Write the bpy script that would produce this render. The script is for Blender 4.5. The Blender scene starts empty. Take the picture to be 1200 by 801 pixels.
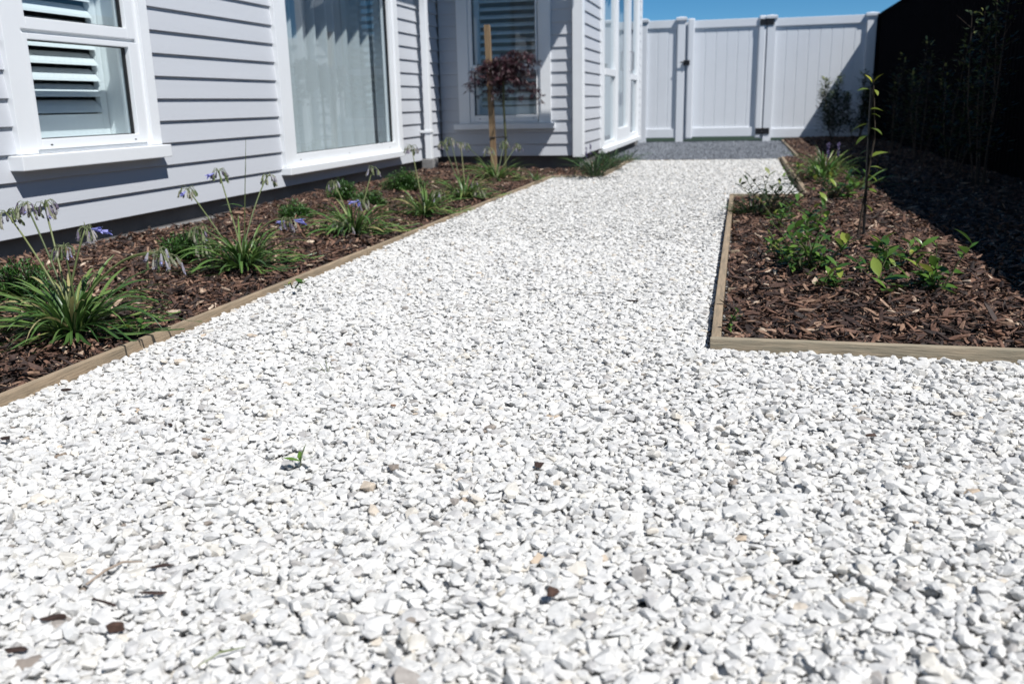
import bpy, bmesh, math, random
import numpy as np
from mathutils import Vector, Matrix
rad = math.radians
random.seed(7); rng = np.random.default_rng(11)
S = bpy.context.scene; C = S.collection

# ---------------------------------------------------------------- materials
def mat(name, col, rough=.6, var=.0, scale=8., bump=0., bscale=60., stretch=(1,1,1), spec=.5, metal=0., col2=None, detail=4):
    m = bpy.data.materials.new(name); m.use_nodes = True; nt = m.node_tree; N = nt.nodes; L = nt.links
    b = N['Principled BSDF']; b.inputs['Roughness'].default_value = rough
    b.inputs['Specular IOR Level'].default_value = spec; b.inputs['Metallic'].default_value = metal
    b.inputs['Base Color'].default_value = (*col, 1)
    tc = N.new('ShaderNodeTexCoord'); mp = N.new('ShaderNodeMapping'); mp.inputs['Scale'].default_value = stretch
    L.new(tc.outputs['Object'], mp.inputs['Vector'])
    if var or col2:
        nz = N.new('ShaderNodeTexNoise'); nz.inputs['Scale'].default_value = scale; nz.inputs['Detail'].default_value = detail
        nz.inputs['Roughness'].default_value = .62
        L.new(mp.outputs[0], nz.inputs['Vector'])
        mr = N.new('ShaderNodeMapRange'); mr.inputs['From Min'].default_value = .3; mr.inputs['From Max'].default_value = .7
        L.new(nz.outputs['Fac'], mr.inputs['Value'])
        mx = N.new('ShaderNodeMix'); mx.data_type = 'RGBA'
        c2 = col2 or tuple(c*(1-var) for c in col)
        mx.inputs['A'].default_value = (*col, 1); mx.inputs['B'].default_value = (*c2, 1)
        L.new(mr.outputs[0], mx.inputs['Factor']); L.new(mx.outputs['Result'], b.inputs['Base Color'])
    if bump:
        n2 = N.new('ShaderNodeTexNoise'); n2.inputs['Scale'].default_value = bscale; n2.inputs['Detail'].default_value = 5
        L.new(mp.outputs[0], n2.inputs['Vector'])
        bp = N.new('ShaderNodeBump'); bp.inputs['Strength'].default_value = bump; bp.inputs['Distance'].default_value = .004
        L.new(n2.outputs['Fac'], bp.inputs['Height']); L.new(bp.outputs[0], b.inputs['Normal'])
    return m

def ramp_mat(name, stops, rough=.6, trans=0., nscale=0., namt=.25, bump=0., bscale=300., spec=.5, nstretch=(1,1,1)):
    """colour of each piece from its 'rnd' attribute, plus a little mottling of the material itself"""
    m = bpy.data.materials.new(name); m.use_nodes = True; nt = m.node_tree; N = nt.nodes; L = nt.links
    b = N['Principled BSDF']; b.inputs['Roughness'].default_value = rough; b.inputs['Specular IOR Level'].default_value = spec
    at = N.new('ShaderNodeAttribute'); at.attribute_name = 'rnd'
    cr = N.new('ShaderNodeValToRGB'); e = cr.color_ramp.elements
    while len(e) < len(stops): e.new(.5)
    for i, (p, c) in enumerate(stops):
        e[i].position = p; e[i].color = (*c, 1)
    L.new(at.outputs['Fac'], cr.inputs['Fac']); out = cr.outputs['Color']
    tc = N.new('ShaderNodeTexCoord'); mp = N.new('ShaderNodeMapping'); mp.inputs['Scale'].default_value = nstretch
    L.new(tc.outputs['Object'], mp.inputs['Vector'])
    if nscale:
        nz = N.new('ShaderNodeTexNoise'); nz.inputs['Scale'].default_value = nscale; nz.inputs['Detail'].default_value = 5
        L.new(mp.outputs[0], nz.inputs['Vector'])
        mr = N.new('ShaderNodeMapRange'); mr.inputs['From Min'].default_value = .3; mr.inputs['From Max'].default_value = .7
        mr.inputs['To Min'].default_value = 1-namt; mr.inputs['To Max'].default_value = 1+namt*.4
        L.new(nz.outputs['Fac'], mr.inputs['Value'])
        vm = N.new('ShaderNodeVectorMath'); vm.operation = 'SCALE'
        L.new(out, vm.inputs[0]); L.new(mr.outputs[0], vm.inputs['Scale']); out = vm.outputs[0]
    L.new(out, b.inputs['Base Color'])
    if bump:
        n2 = N.new('ShaderNodeTexNoise'); n2.inputs['Scale'].default_value = bscale; n2.inputs['Detail'].default_value = 4
        L.new(mp.outputs[0], n2.inputs['Vector'])
        bp = N.new('ShaderNodeBump'); bp.inputs['Strength'].default_value = bump; bp.inputs['Distance'].default_value = .002
        L.new(n2.outputs['Fac'], bp.inputs['Height']); L.new(bp.outputs[0], b.inputs['Normal'])
    if trans:
        t = N.new('ShaderNodeBsdfTranslucent'); L.new(out, t.inputs['Color'])
        mx = N.new('ShaderNodeMixShader'); mx.inputs[0].default_value = trans
        L.new(b.outputs[0], mx.inputs[1]); L.new(t.outputs[0], mx.inputs[2])
        L.new(mx.outputs[0], N['Material Output'].inputs['Surface'])
    return m

def glass_mat():
    m = bpy.data.materials.new('window_glass'); m.use_nodes = True; N = m.node_tree.nodes; L = m.node_tree.links
    N.remove(N['Principled BSDF'])
    tr = N.new('ShaderNodeBsdfTransparent'); tr.inputs['Color'].default_value = (.84, .91, .93, 1)
    gl = N.new('ShaderNodeBsdfGlossy'); gl.inputs['Roughness'].default_value = .006; gl.inputs['Color'].default_value = (.93, .97, 1, 1)
    lw = N.new('ShaderNodeLayerWeight'); lw.inputs['Blend'].default_value = .5
    pw = N.new('ShaderNodeMath'); pw.operation = 'POWER'; pw.inputs[1].default_value = 4.0; L.new(lw.outputs['Facing'], pw.inputs[0])
    fr = N.new('ShaderNodeMath'); fr.operation = 'MULTIPLY_ADD'; fr.inputs[1].default_value = .88; fr.inputs[2].default_value = .075; L.new(pw.outputs[0], fr.inputs[0])
    mx = N.new('ShaderNodeMixShader'); L.new(fr.outputs[0], mx.inputs[0]); L.new(tr.outputs[0], mx.inputs[1]); L.new(gl.outputs[0], mx.inputs[2])
    L.new(mx.outputs[0], N['Material Output'].inputs['Surface'])
    return m

M = {}
M['siding'] = mat('siding_paint', (.535, .555, .590), .55, .05, 3, .12, 90, (1, .15, 4))
M['white'] = mat('white_paint', (.80, .82, .835), .38, .03, 4, .04, 120)
M['pvc'] = mat('white_vinyl', (.71, .74, .78), .35, .04, 3, .03, 60)
M['concrete'] = mat('concrete', (.25, .245, .24), .9, .35, 14, .4, 90)
M['foundation'] = mat('foundation_render', (.17, .16, .155), .9, .3, 6, .4, 60)
M['black'] = mat('black_rubber', (.012, .012, .013), .5)
M['hinge'] = mat('black_metal', (.010, .010, .012), .45)
M['steel'] = mat('black_steel_sheet', (.009, .009, .011), .6, .2, 5, 0, 60, spec=0)
M['glass'] = glass_mat()
M['shutter'] = mat('shutter_white', (.84, .85, .85), .45)
M['inner'] = mat('interior_plaster', (.45, .45, .44), .8)
M['innerfloor'] = mat('interior_carpet', (.12, .11, .10), .9)
M['timber_y'] = mat('timber_grain_y', (.38, .285, .19), .75, .0, 14, .5, 40, (6, .5, 6), col2=(.20, .16, .11))
M['timber_x'] = mat('timber_grain_x', (.40, .32, .225), .75, .0, 14, .5, 40, (.5, 6, 6), col2=(.22, .20, .145))
M['timber_z'] = mat('timber_grain_z', (.29, .205, .115), .75, .0, 16, .5, 40, (6, 6, .4), col2=(.17, .105, .055))
M['soil'] = mat('garden_soil', (.035, .022, .016), .95, .5, 20, .8, 60)
M['soil2'] = mat('bare_ground', (.09, .075, .055), .95, .5, 4, .6, 20)
M['gravbase'] = mat('white_stone_dust', (.45, .44, .42), .9, .45, 60, 1, 120)
M['grit'] = mat('grey_grit', (.16, .175, .20), .9, .55, 160, 1, 160)
M['grass'] = mat('lawn', (.02, .04, .012), .8, .4, 6, .5, 90)
M['shadow_roof'] = mat('shadow_roof_soffit', (.5, .52, .55), .6)
M['stone'] = ramp_mat('marble_chips', [(0, (.22, .17, .13)), (.004, (.38, .36, .34)), (.025, (.50, .49, .48)), (.10, (.59, .585, .575)), (.5, (.635, .628, .608)), (.92, (.67, .66, .635)), (.985, (.64, .61, .55)), (.998, (.60, .54, .46)), (1, (.50, .40, .30))], .65, 0, 75, .18, .5, 240)
M['gritstone'] = ramp_mat('grey_chips', [(0, (.10, .11, .13)), (.5, (.19, .21, .24)), (1, (.30, .32, .35))], .8)
M['bark'] = ramp_mat('bark_chips', [(0, (.014, .009, .007)), (.28, (.042, .023, .018)), (.52, (.115, .058, .038)), (.72, (.21, .112, .072)), (.88, (.33, .21, .14)), (1, (.56, .44, .33))], .72, 0, 90, .45, .6, 240)
M['strap'] = ramp_mat('strap_leaves', [(0, (.035, .085, .022)), (.45, (.085, .17, .042)), (.80, (.14, .225, .06)), (.94, (.24, .28, .09)), (1, (.42, .35, .17))], .38, .22, spec=.5)
M['dstrap'] = ramp_mat('dark_strap_leaves', [(0, (.012, .03, .012)), (.6, (.03, .075, .02)), (1, (.075, .13, .035))], .4, .18)
M['stalk'] = ramp_mat('flower_stalks', [(0, (.075, .10, .035)), (.7, (.14, .17, .06)), (1, (.26, .25, .11))], .5, .1)
M['bloom'] = ramp_mat('wilted_flowers', [(0, (.10, .15, .05)), (.3, (.24, .27, .14)), (.55, (.36, .35, .27)), (.75, (.17, .14, .20)), (.9, (.42, .40, .44)), (1, (.22, .23, .62))], .6, .3)
M['blue'] = ramp_mat('blue_flowers', [(0, (.22, .24, .58)), (1, (.42, .42, .80))], .55, .35)
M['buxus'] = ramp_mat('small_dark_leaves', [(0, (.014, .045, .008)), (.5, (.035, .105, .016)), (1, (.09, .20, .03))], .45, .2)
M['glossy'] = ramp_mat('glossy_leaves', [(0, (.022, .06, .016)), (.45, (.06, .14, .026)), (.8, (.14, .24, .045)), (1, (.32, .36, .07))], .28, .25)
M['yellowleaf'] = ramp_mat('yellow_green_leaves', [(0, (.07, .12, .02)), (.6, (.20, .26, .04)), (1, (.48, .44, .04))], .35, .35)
M['olive'] = ramp_mat('shrub_leaves', [(0, (.014, .024, .010)), (.75, (.034, .058, .020)), (.9, (.09, .13, .04)), (1, (.30, .33, .12))], .4, .2)  # pale end of the ramp stands in for sun on slim shrub tips
M['maple'] = ramp_mat('purple_maple_leaves', [(0, (.016, .007, .011)), (.6, (.038, .013, .021)), (1, (.10, .034, .046))], .45, .25)
M['twig'] = mat('twig_bark', (.055, .04, .028), .8, .3, 30)
M['greenstem'] = mat('green_stem', (.09, .10, .04), .6, .3, 30)
M['curtain'] = None

def curtain_mat():
    m = bpy.data.materials.new('sheer_curtain'); m.use_nodes = True; N = m.node_tree.nodes; L = m.node_tree.links
    b = N['Principled BSDF']; b.inputs['Base Color'].default_value = (.84, .85, .85, 1); b.inputs['Roughness'].default_value = .9
    t = N.new('ShaderNodeBsdfTranslucent'); t.inputs['Color'].default_value = (.7, .72, .72, 1)
    p = N.new('ShaderNodeBsdfTransparent')
    m1 = N.new('ShaderNodeMixShader'); m1.inputs[0].default_value = .4; L.new(b.outputs[0], m1.inputs[1]); L.new(t.outputs[0], m1.inputs[2])
    m2 = N.new('ShaderNodeMixShader'); m2.inputs[0].default_value = .12; L.new(m1.outputs[0], m2.inputs[1]); L.new(p.outputs[0], m2.inputs[2])
    L.new(m2.outputs[0], N['Material Output'].inputs['Surface'])
    return m
M['curtain'] = curtain_mat()

# ---------------------------------------------------------------- mesh builder
class MB:
    def __init__(s): s.v = []; s.f = []; s.r = []
    def add(s, vs, fs, r=0.):
        o = len(s.v); s.v += [tuple(p) for p in vs]; s.f += [tuple(i+o for i in f) for f in fs]
        s.r += (r if isinstance(r, list) else [r]*len(vs))
    def box(s, a, b, bev=0.):
        x0, x1 = sorted((a[0], b[0])); y0, y1 = sorted((a[1], b[1])); z0, z1 = sorted((a[2], b[2]))
        e = min(bev, (x1-x0)*.3, (y1-y0)*.3, (z1-z0)*.3)
        if e <= 0:
            s.add([(x0,y0,z0),(x1,y0,z0),(x1,y1,z0),(x0,y1,z0),(x0,y0,z1),(x1,y0,z1),(x1,y1,z1),(x0,y1,z1)],
                  [(0,3,2,1),(4,5,6,7),(0,1,5,4),(1,2,6,5),(2,3,7,6),(3,0,4,7)]); return
        bm = bmesh.new(); bmesh.ops.create_cube(bm, size=1)
        for v in bm.verts: v.co = Vector(((x0+x1)/2+v.co.x*(x1-x0), (y0+y1)/2+v.co.y*(y1-y0), (z0+z1)/2+v.co.z*(z1-z0)))
        bmesh.ops.bevel(bm, geom=list(bm.edges), offset=e, segments=2, affect='EDGES', profile=.6)
        bm.verts.index_update(); s.add([v.co[:] for v in bm.verts], [[v.index for v in f.verts] for f in bm.faces]); bm.free()
    def tube(s, pts, rs, n=6, r=0., cap=True):
        pts = [Vector(p) for p in pts]; rs = rs if hasattr(rs, '__len__') else [rs]*len(pts)
        V = []; F = []
        for i, p in enumerate(pts):
            t = (pts[min(i+1, len(pts)-1)] - pts[max(i-1, 0)]).normalized()
            a = t.cross(Vector((0, 0, 1)) if abs(t.z) < .9 else Vector((1, 0, 0))).normalized(); b = t.cross(a)
            for k in range(n):
                q = 2*math.pi*k/n; V.append(p + (a*math.cos(q)+b*math.sin(q))*rs[i])
        for i in range(len(pts)-1):
            for k in range(n): F.append((i*n+k, i*n+(k+1)%n, (i+1)*n+(k+1)%n, (i+1)*n+k))
        if cap: F.append(tuple(range(n-1, -1, -1))); F.append(tuple(range((len(pts)-1)*n, len(pts)*n)))
        s.add(V, F, r)
    def build(s, name, m, parent=None, smooth=False):
        me = bpy.data.meshes.new(name); me.from_pydata(s.v, [], s.f); me.update()
        a = me.attributes.new('rnd', 'FLOAT', 'POINT'); a.data.foreach_set('value', s.r)
        if smooth: me.polygons.foreach_set('use_smooth', [True]*len(me.polygons))
        o = bpy.data.objects.new(name, me); C.objects.link(o); me.materials.append(m)
        if parent: o.parent = parent; o.matrix_parent_inverse = parent.matrix_basis.inverted()
        return o

def tag(o, label=None, cat=None, group=None, kind=None):
    if label: o['label'] = label
    if cat: o['category'] = cat
    if group: o['group'] = group
    if kind: o['kind'] = kind
    return o
def empty(name, loc=(0,0,0), label=None, cat=None, group=None):
    o = bpy.data.objects.new(name, None); o.location = loc; o.empty_display_size = .1; C.objects.link(o)
    return tag(o, label, cat, group)

# ---------------------------------------------------------------- camera
H = .6
R = [[0.970906741, -0.040323769, 0.236038331], [0.238491684, 0.251299571, -0.938067291], [-0.021489923, 0.967069035, 0.253605331]]
cd = bpy.data.cameras.new('camera'); cam = bpy.data.objects.new('camera', cd); C.objects.link(cam); S.camera = cam
mw = Matrix(R).to_4x4(); mw.translation = (0, 0, H); cam.matrix_world = mw
cd.sensor_width = 36; cd.lens = 1062/1200*36; cd.clip_start = .05; cd.clip_end = 2000
cd.dof.use_dof = True; cd.dof.focus_distance = 2.1; cd.dof.aperture_fstop = 5.0; cd.dof.aperture_blades = 9
def ray(x, y):
    return Matrix(R) @ Vector((x-600, 400.5-y, -1062))
def onY(x, y, Y):
    d = ray(x, y); return Vector((0, 0, H)) + d*(Y/d.y)
def onX(x, y, X):
    d = ray(x, y); return Vector((0, 0, H)) + d*(X/d.x)
def gnd(x, y, z=.05):
    d = ray(x, y); return Vector((0, 0, H)) + d*((z-H)/d.z)

# ---------------------------------------------------------------- light
SUN = Vector((1, -.65, 1.70)).normalized()
sl = bpy.data.lights.new('sun', 'SUN'); so = bpy.data.objects.new('sun', sl); C.objects.link(so)
so.rotation_euler = SUN.to_track_quat('Z', 'Y').to_euler(); sl.energy = 4.4; sl.angle = rad(.53); sl.color = (1, .98, .955)
w = bpy.data.worlds.new('World'); S.world = w; w.use_nodes = True; N = w.node_tree.nodes; L = w.node_tree.links
sky = N.new('ShaderNodeTexSky'); sky.sky_type = 'NISHITA'; sky.sun_disc = False
sky.sun_elevation = math.asin(SUN.z); sky.sun_rotation = math.atan2(SUN.x, SUN.y)
sky.altitude = 0; sky.air_density = .55; sky.dust_density = 0; sky.ozone_density = 6.0
bg = N['Background']; bg.inputs['Strength'].default_value = .075; hs = N.new('ShaderNodeHueSaturation'); hs.inputs['Saturation'].default_value = 1.22; hs.inputs['Value'].default_value = .95; hs.inputs['Hue'].default_value = .488
L.new(sky.outputs[0], hs.inputs['Color']); L.new(hs.outputs[0], bg.inputs['Color'])
S.view_settings.view_transform = 'Standard'; S.view_settings.look = 'None'; S.view_settings.exposure = .38; S.view_settings.gamma = 1
S.cycles.use_denoising = True
S.cycles.max_bounces = 10; S.cycles.diffuse_bounces = 7; S.cycles.transparent_max_bounces = 10

# ---------------------------------------------------------------- ground sheets
def sheet(name, pts, z, m, kind='structure'):
    mb = MB(); mb.add([(x, y, z) for x, y in pts], [tuple(range(len(pts)))]); o = mb.build(name, m); o['kind'] = kind; return o
sheet('ground', [(-300, -300), (300, -300), (300, 300), (-300, 300)], -.10, M['soil2'])
sheet('lawn', [(-20, 14.3), (20, 14.3), (20, 60), (-20, 60)], -.02, M['grass'])
sheet('gravel_base', [(-1.53, -4), (6, -4), (6, 2.2), (.0, 2.2), (-.04, 5.8), (.38, 5.8), (.38, 9.68), (-1.08, 9.68), (-1.08, 7.5), (-1.53, 7.5)], -.028, M['gravbase'])
sheet('garden_bed_soil', [(-2.8, -4), (-1.54, -4), (-1.54, 7.52), (-1.09, 7.52), (-1.09, 9.7), (-1.5, 9.7), (-1.5, 8.45), (-2.8, 8.45)], -.012, M['soil'])
sheet('garden_bed_soil', [(0, 2.22), (6, 2.22), (6, 2.23), (1.9, 2.23), (1.9, 14.2), (.57, 14.2), (.57, 9.68), (.40, 9.68), (.40, 5.83), (0, 5.83)], -.012, M['soil'])
sheet('grit_path', [(-1.6, 9.69), (.575, 9.69), (.56, 14.25), (-1.6, 14.25)], -.004, M['grit'])

# ---------------------------------------------------------------- chips poured layer on layer
def hull(n, dims, seed, box=False):
    r = np.random.default_rng(seed); bm = bmesh.new()
    for _ in range(n):
        p = r.normal(size=3); p /= np.linalg.norm(p)
        if box: p = np.sign(p)*np.abs(p)**.6
        p = p*(.82+.25*r.random())*.5
        if box: p[1] *= (1-abs(p[0])*r.uniform(.2, 1.3)); 
        bm.verts.new(Vector((p[0]*dims[0], p[1]*dims[1], p[2]*dims[2])))
    g = bmesh.ops.convex_hull(bm, input=list(bm.verts))
    bmesh.ops.delete(bm, geom=[v for v in bm.verts if not v.link_faces], context='VERTS')
    bmesh.ops.triangulate(bm, faces=list(bm.faces)); bm.verts.index_update()
    V = np.array([v.co[:] for v in bm.verts]); F = np.array([[v.index for v in f.verts] for f in bm.faces]); bm.free()
    return V, F

def pour(inside, bbox, n, Ls, thick, base, cand=3, g=.005, sink=.35, flat=.5, ret=False):
    x0, y0, x1, y1 = bbox; nx = int((x1-x0)/g)+1; ny = int((y1-y0)/g)+1
    Hm = np.zeros((nx, ny), np.float32)
    xs = x0+rng.random((n, cand))*(x1-x0); ys = y0+rng.random((n, cand))*(y1-y0); ok = inside(xs, ys)
    keep = ok.any(1); xs, ys, ok = xs[keep], ys[keep], ok[keep]; n = len(xs); Ls = Ls[keep]; thick = thick[keep]; pour.keep = keep
    I = np.clip(((xs-x0)/g).astype(int), 0, nx-1); J = np.clip(((ys-y0)/g).astype(int), 0, ny-1)
    out = np.zeros((n, 3)); Il = I.tolist(); Jl = J.tolist(); okl = ok.tolist()
    for k in range(n):
        best = None; bh = 1e9
        for c in range(cand):
            if okl[k][c]:
                h = Hm[Il[k][c], Jl[k][c]]
                if h < bh: bh = h; best = c
        i, j = Il[k][best], Jl[k][best]; rr = max(1, int(Ls[k]*.33/g))
        a, b, c_, d = max(0, i-rr), i+rr+1, max(0, j-rr), j+rr+1
        win = Hm[a:b, c_:d]; z = flat*float(win.mean())+(1-flat)*float(win.max())
        out[k] = (xs[k, best], ys[k, best], z+thick[k]*(.5-sink*.3))
        np.maximum(win, z+thick[k]*(1-sink), out=win)
    out[:, 2] += base(out[:, 0], out[:, 1])
    if ret: return out, (lambda x, y: float(Hm[max(0, int((x-x0)/g)-2):int((x-x0)/g)+3, max(0, int((y-y0)/g)-2):int((y-y0)/g)+3].max()+base(np.array([x]), np.array([y]))[0]))
    return out

def scatter(name, pos, scl, tilt, templates, m, rnd, label=None, cat=None):
    n = len(pos); yaw = rng.random(n)*2*np.pi
    tx = rng.normal(size=n)*tilt; ty = rng.normal(size=n)*tilt; flip = rng.random(n) < .5; tx = tx+flip*np.pi
    cy, sy = np.cos(yaw), np.sin(yaw); cx, sx = np.cos(tx), np.sin(tx); c2, s2 = np.cos(ty), np.sin(ty)
    Rz = np.zeros((n,3,3)); Rz[:,0,0]=cy; Rz[:,0,1]=-sy; Rz[:,1,0]=sy; Rz[:,1,1]=cy; Rz[:,2,2]=1
    Rx = np.zeros((n,3,3)); Rx[:,0,0]=1; Rx[:,1,1]=cx; Rx[:,1,2]=-sx; Rx[:,2,1]=sx; Rx[:,2,2]=cx
    Ry = np.zeros((n,3,3)); Ry[:,1,1]=1; Ry[:,0,0]=c2; Ry[:,0,2]=s2; Ry[:,2,0]=-s2; Ry[:,2,2]=c2
    Rm = Rz@Ry@Rx; tid = rng.integers(0, len(templates), n)
    VV = []; FF = []; RR = []; off = 0
    for t, (V, F) in enumerate(templates):
        ix = np.nonzero(tid == t)[0]
        if not len(ix): continue
        P = V[None]*scl[ix][:, None, :]
        P = np.einsum('nij,nvj->nvi', Rm[ix], P)+pos[ix][:, None, :]
        k = len(V); VV.append(P.reshape(-1, 3)); FF.append((F[None]+off+(np.arange(len(ix))*k)[:, None, None]).reshape(-1, 3)); RR.append(np.repeat(rnd[ix], k)); off += len(ix)*k
    V = np.concatenate(VV).astype(np.float32); F = np.concatenate(FF).astype(np.int32); Rn = np.concatenate(RR).astype(np.float32)
    me = bpy.data.meshes.new(name); me.vertices.add(len(V)); me.vertices.foreach_set('co', V.ravel())
    me.loops.add(F.size); me.loops.foreach_set('vertex_index', F.ravel()); me.polygons.add(len(F))
    me.polygons.foreach_set('loop_start', np.arange(0, F.size, 3, dtype=np.int32))
    me.update(calc_edges=True)
    a = me.attributes.new('rnd', 'FLOAT', 'POINT'); a.data.foreach_set('value', Rn)
    me.polygons.foreach_set('use_smooth', np.zeros(len(F), bool))
    o = bpy.data.objects.new(name, me); C.objects.link(o); me.materials.append(m)
    return tag(o, label, cat, None, 'stuff')

def in_gravel(x, y):
    near = (x > -1.512) & (y < 2.215)
    lane = (x > -1.512) & (x < -.062-.000*y) & (y >= 2.2) & (y < 7.49)
    mid = (x > -1.072) & (x < -.062) & (y >= 7.4) & (y < 9.67)
    rt = (x > -.1) & (x < .37) & (y > 5.86) & (y < 9.67)
    vis = (np.abs(x+.18*y) < .95+.75*np.maximum(y, 0)) & (y > -.2)
    return (near | lane | mid | rt) & vis & (x < 2.0)
def gbase(x, y): return -.021+.004*np.sin(x*3.1+y*1.3)+.003*np.sin(y*4.1-x*2)
def gravel_scales(n, med):
    Lg = np.clip(med*np.exp(rng.normal(size=n)*.36), med*.35, med*1.95)
    return np.stack([Lg, Lg*rng.uniform(.55, .95, n), Lg*rng.uniform(.30, .56, n)], 1)
near_t = [hull(17, (1, 1, 1), 100+i, i % 2 == 0) for i in range(44)]
far_t = [hull(9, (1, 1, 1), 300+i) for i in range(20)]
n = 330000; sc = np.concatenate([gravel_scales(int(n*.62), .0214), gravel_scales(n-int(n*.62), .0160)])
pos, GH = pour(in_gravel, (-1.56, -.2, 2.0, 9.7), n, sc[:, 0], sc[:, 2], gbase, cand=5, sink=.55, flat=.9, ret=True); sc = sc[pour.keep]
rn = rng.random(len(pos)); nr = pos[:, 1] < 4.0
scatter('white_gravel', pos[nr], sc[nr], .17, near_t, M['stone'], rn[nr], 'white marble chip gravel covering the path', 'gravel')
scatter('white_gravel', pos[~nr], sc[~nr], .15, far_t, M['stone'], rn[~nr], 'white marble chip gravel at the far end of the path', 'gravel')
n = 22000; s2 = gravel_scales(n, .013)
p2 = pour(lambda x, y: (x > -1.42) & (x < .55+.006*(y-9.7)) & (y > 9.72) & (y < 14.2), (-1.42, 9.7, .6, 14.2), n, s2[:, 0], s2[:, 2], lambda x, y: x*0-.004, cand=2)
scatter('grey_grit', p2, s2[pour.keep], .4, far_t, M['gritstone'], rng.random(len(p2)), 'fine blue grey grit in front of the gate', 'grit')

# mulch
def lbase(x, y):
    t = np.clip((-1.56-x)/1.1, 0, 1); return -.012+.045*t**.8+.010*np.sin(y*2.3+x*4)+.006*np.sin(y*7-x*5)
def rbase(x, y):
    t = np.clip((x+.02)/.6, 0, 1)*np.clip((y-2.2)/.5, 0, 1); return -.006+.028*t+.010*np.sin(y*2.7-x*3)+.006*np.sin(y*6+x*7)
def in_left(x, y):
    return (((x < -1.562) & (x > -2.735) & (y < 8.34)) | ((x < -1.11) & (x > -1.7) & (y > 7.52) & (y < 8.34)) | ((x < -1.11) & (x > -1.43) & (y >= 8.3) & (y < 9.66))) & (y > .6)
def in_right(x, y):
    return ((x > -.018) & (x < 1.80) & (y > 2.252) & (y < 5.80)) | ((x > .425) & (x < 1.80) & (y >= 5.75) & (y < 9.7)) | ((x > .60) & (x < 1.80) & (y >= 9.6) & (y < 13.95))
bark_t = [hull(11, (1, 1, 1), 500+i, True) for i in range(40)]
def bark_scales(n):
    Lg = np.clip(.029*np.exp(rng.normal(size=n)*.5), .008, .085)
    W = Lg*rng.uniform(.10, .44, n); W = np.minimum(W, .020)
    return np.stack([Lg, W, np.clip(W*rng.uniform(.25, .6, n), .002, .009)], 1)
def bark_rnd(n): return np.clip(rng.beta(1.5, 2.0, n)+(rng.random(n) < .04)*.45, 0, 1)
n = 100000; sb = bark_scales(n)
pb = pour(in_left, (-2.74, .6, -1.1, 9.7), n, sb[:, 0]*.8, sb[:, 2]*1.3, lbase, cand=2)
scatter('bark_mulch', pb, sb[pour.keep], .34, bark_t, M['bark'], bark_rnd(len(pb)), 'brown bark mulch in the bed along the house wall', 'mulch')
n = 150000; sb = bark_scales(n)
def thin(x, y): return in_right(x, y)
pb = pour(in_right, (-.03, 2.24, 1.81, 14), n, sb[:, 0]*.8, sb[:, 2]*1.3, rbase, cand=2)
scatter('bark_mulch', pb, sb[pour.keep], .34, bark_t, M['bark'], bark_rnd(len(pb)), 'brown bark mulch in the bed beside the black fence', 'mulch')

# stray pieces on the white gravel
def one_chip(name, px, py, Lx, Wx, Tx, yaw, r, label, cat, z=.016, m='bark'):
    g = gnd(px, py, .008); z = GH(g.x, g.y)+Tx*.5+.002; Lx *= 1.05; Wx *= 1.0; V, F = hull(13, (Lx, Wx, Tx), int(px*7+py), True)
    c, s_ = math.cos(yaw), math.sin(yaw); mb = MB(); mb.add([(x*c-y*s_, x*s_+y*c, zz) for x, y, zz in V], [tuple(f) for f in F], r)
    o = mb.build(name, M[m]); o.location = (g.x, g.y, z); return tag(o, label, cat, None)
G = 'bark pieces strayed onto the white gravel'
for px, py, a, b, c, yaw, r, lab in [
    (135, 733, .022, .018, .014, .4, .42, 'round brown bark nugget near the bottom left of the gravel'),
    (648, 699, .020, .013, .012, .9, .40, 'reddish brown bark nugget alone in the middle foreground gravel'),
    (186, 660, .042, .011, .005, .5, .3, 'dark pointed bark sliver above the round brown nugget'),
    (178, 691, .045, .008, .004, .2, .3, 'thin dark bark strip just below the pointed sliver'),
    (124, 702, .050, .006, .004, -.2, .3, 'long thin black bark strip left of the other strips'),
    (62, 719, .034, .012, .006, .5, .3, 'short dark bark flake near the left edge of the gravel'),
    (20, 757, .030, .012, .006, .3, .3, 'dark bark flake in the bottom left corner of the gravel'),
    (7, 516, .020, .013, .008, .2, .20, 'small dark bark lump at the left edge below the timber edging'),
    (78, 457, .026, .014, .007, .1, .25, 'brown bark lump lying against the left timber edging'),
    (200, 497, .018, .009, .006, -.6, .18, 'curled dark bark scrap in the gravel below the long edging'),
    (461, 478, .016, .008, .006, .3, .75, 'small orange brown bark bit in the middle of the gravel'),
    (1020, 512, .022, .010, .006, .2, .35, 'brown bark bit below the front board of the right bed'),
    (741, 353, .040, .011, .006, .1, .12, 'dark bark chip far up the gravel path'),
    (632, 550, .018, .015, .012, .3, .30, 'grey brown lump in the centre of the gravel')]:
    one_chip('bark_chip', px, py, a, b, c, yaw, r, lab, 'bark chip')['group'] = G
mb = MB(); g = gnd(124, 668, .008); g.z = GH(g.x, g.y)-.012; mb.tube([g+Vector((-.008, -.03, .016)), g+Vector((0, 0, .022)), g+Vector((.006, .028, .02)), g+Vector((.03, .036, .019))], [.0016, .002, .0018, .001], 5)
tag(mb.build('dry_twig', mat('dry_twig', (.30, .24, .19), .8)), 'pale dry bent twig lying on the gravel at bottom left', 'twig')
mb = MB(); g = gnd(258, 768, .008); g.z = GH(g.x, g.y)-.016; mb.tube([g+Vector((-.014, -.022, .022)), g+Vector((0, 0, .027)), g+Vector((.018, .024, .021))], [.0006, .0018, .0005], 4, .6)
tag(mb.build('dry_grass', M['stalk']), 'single fallen grey green leaf of grass lying on the foreground gravel', 'grass blade')

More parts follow.
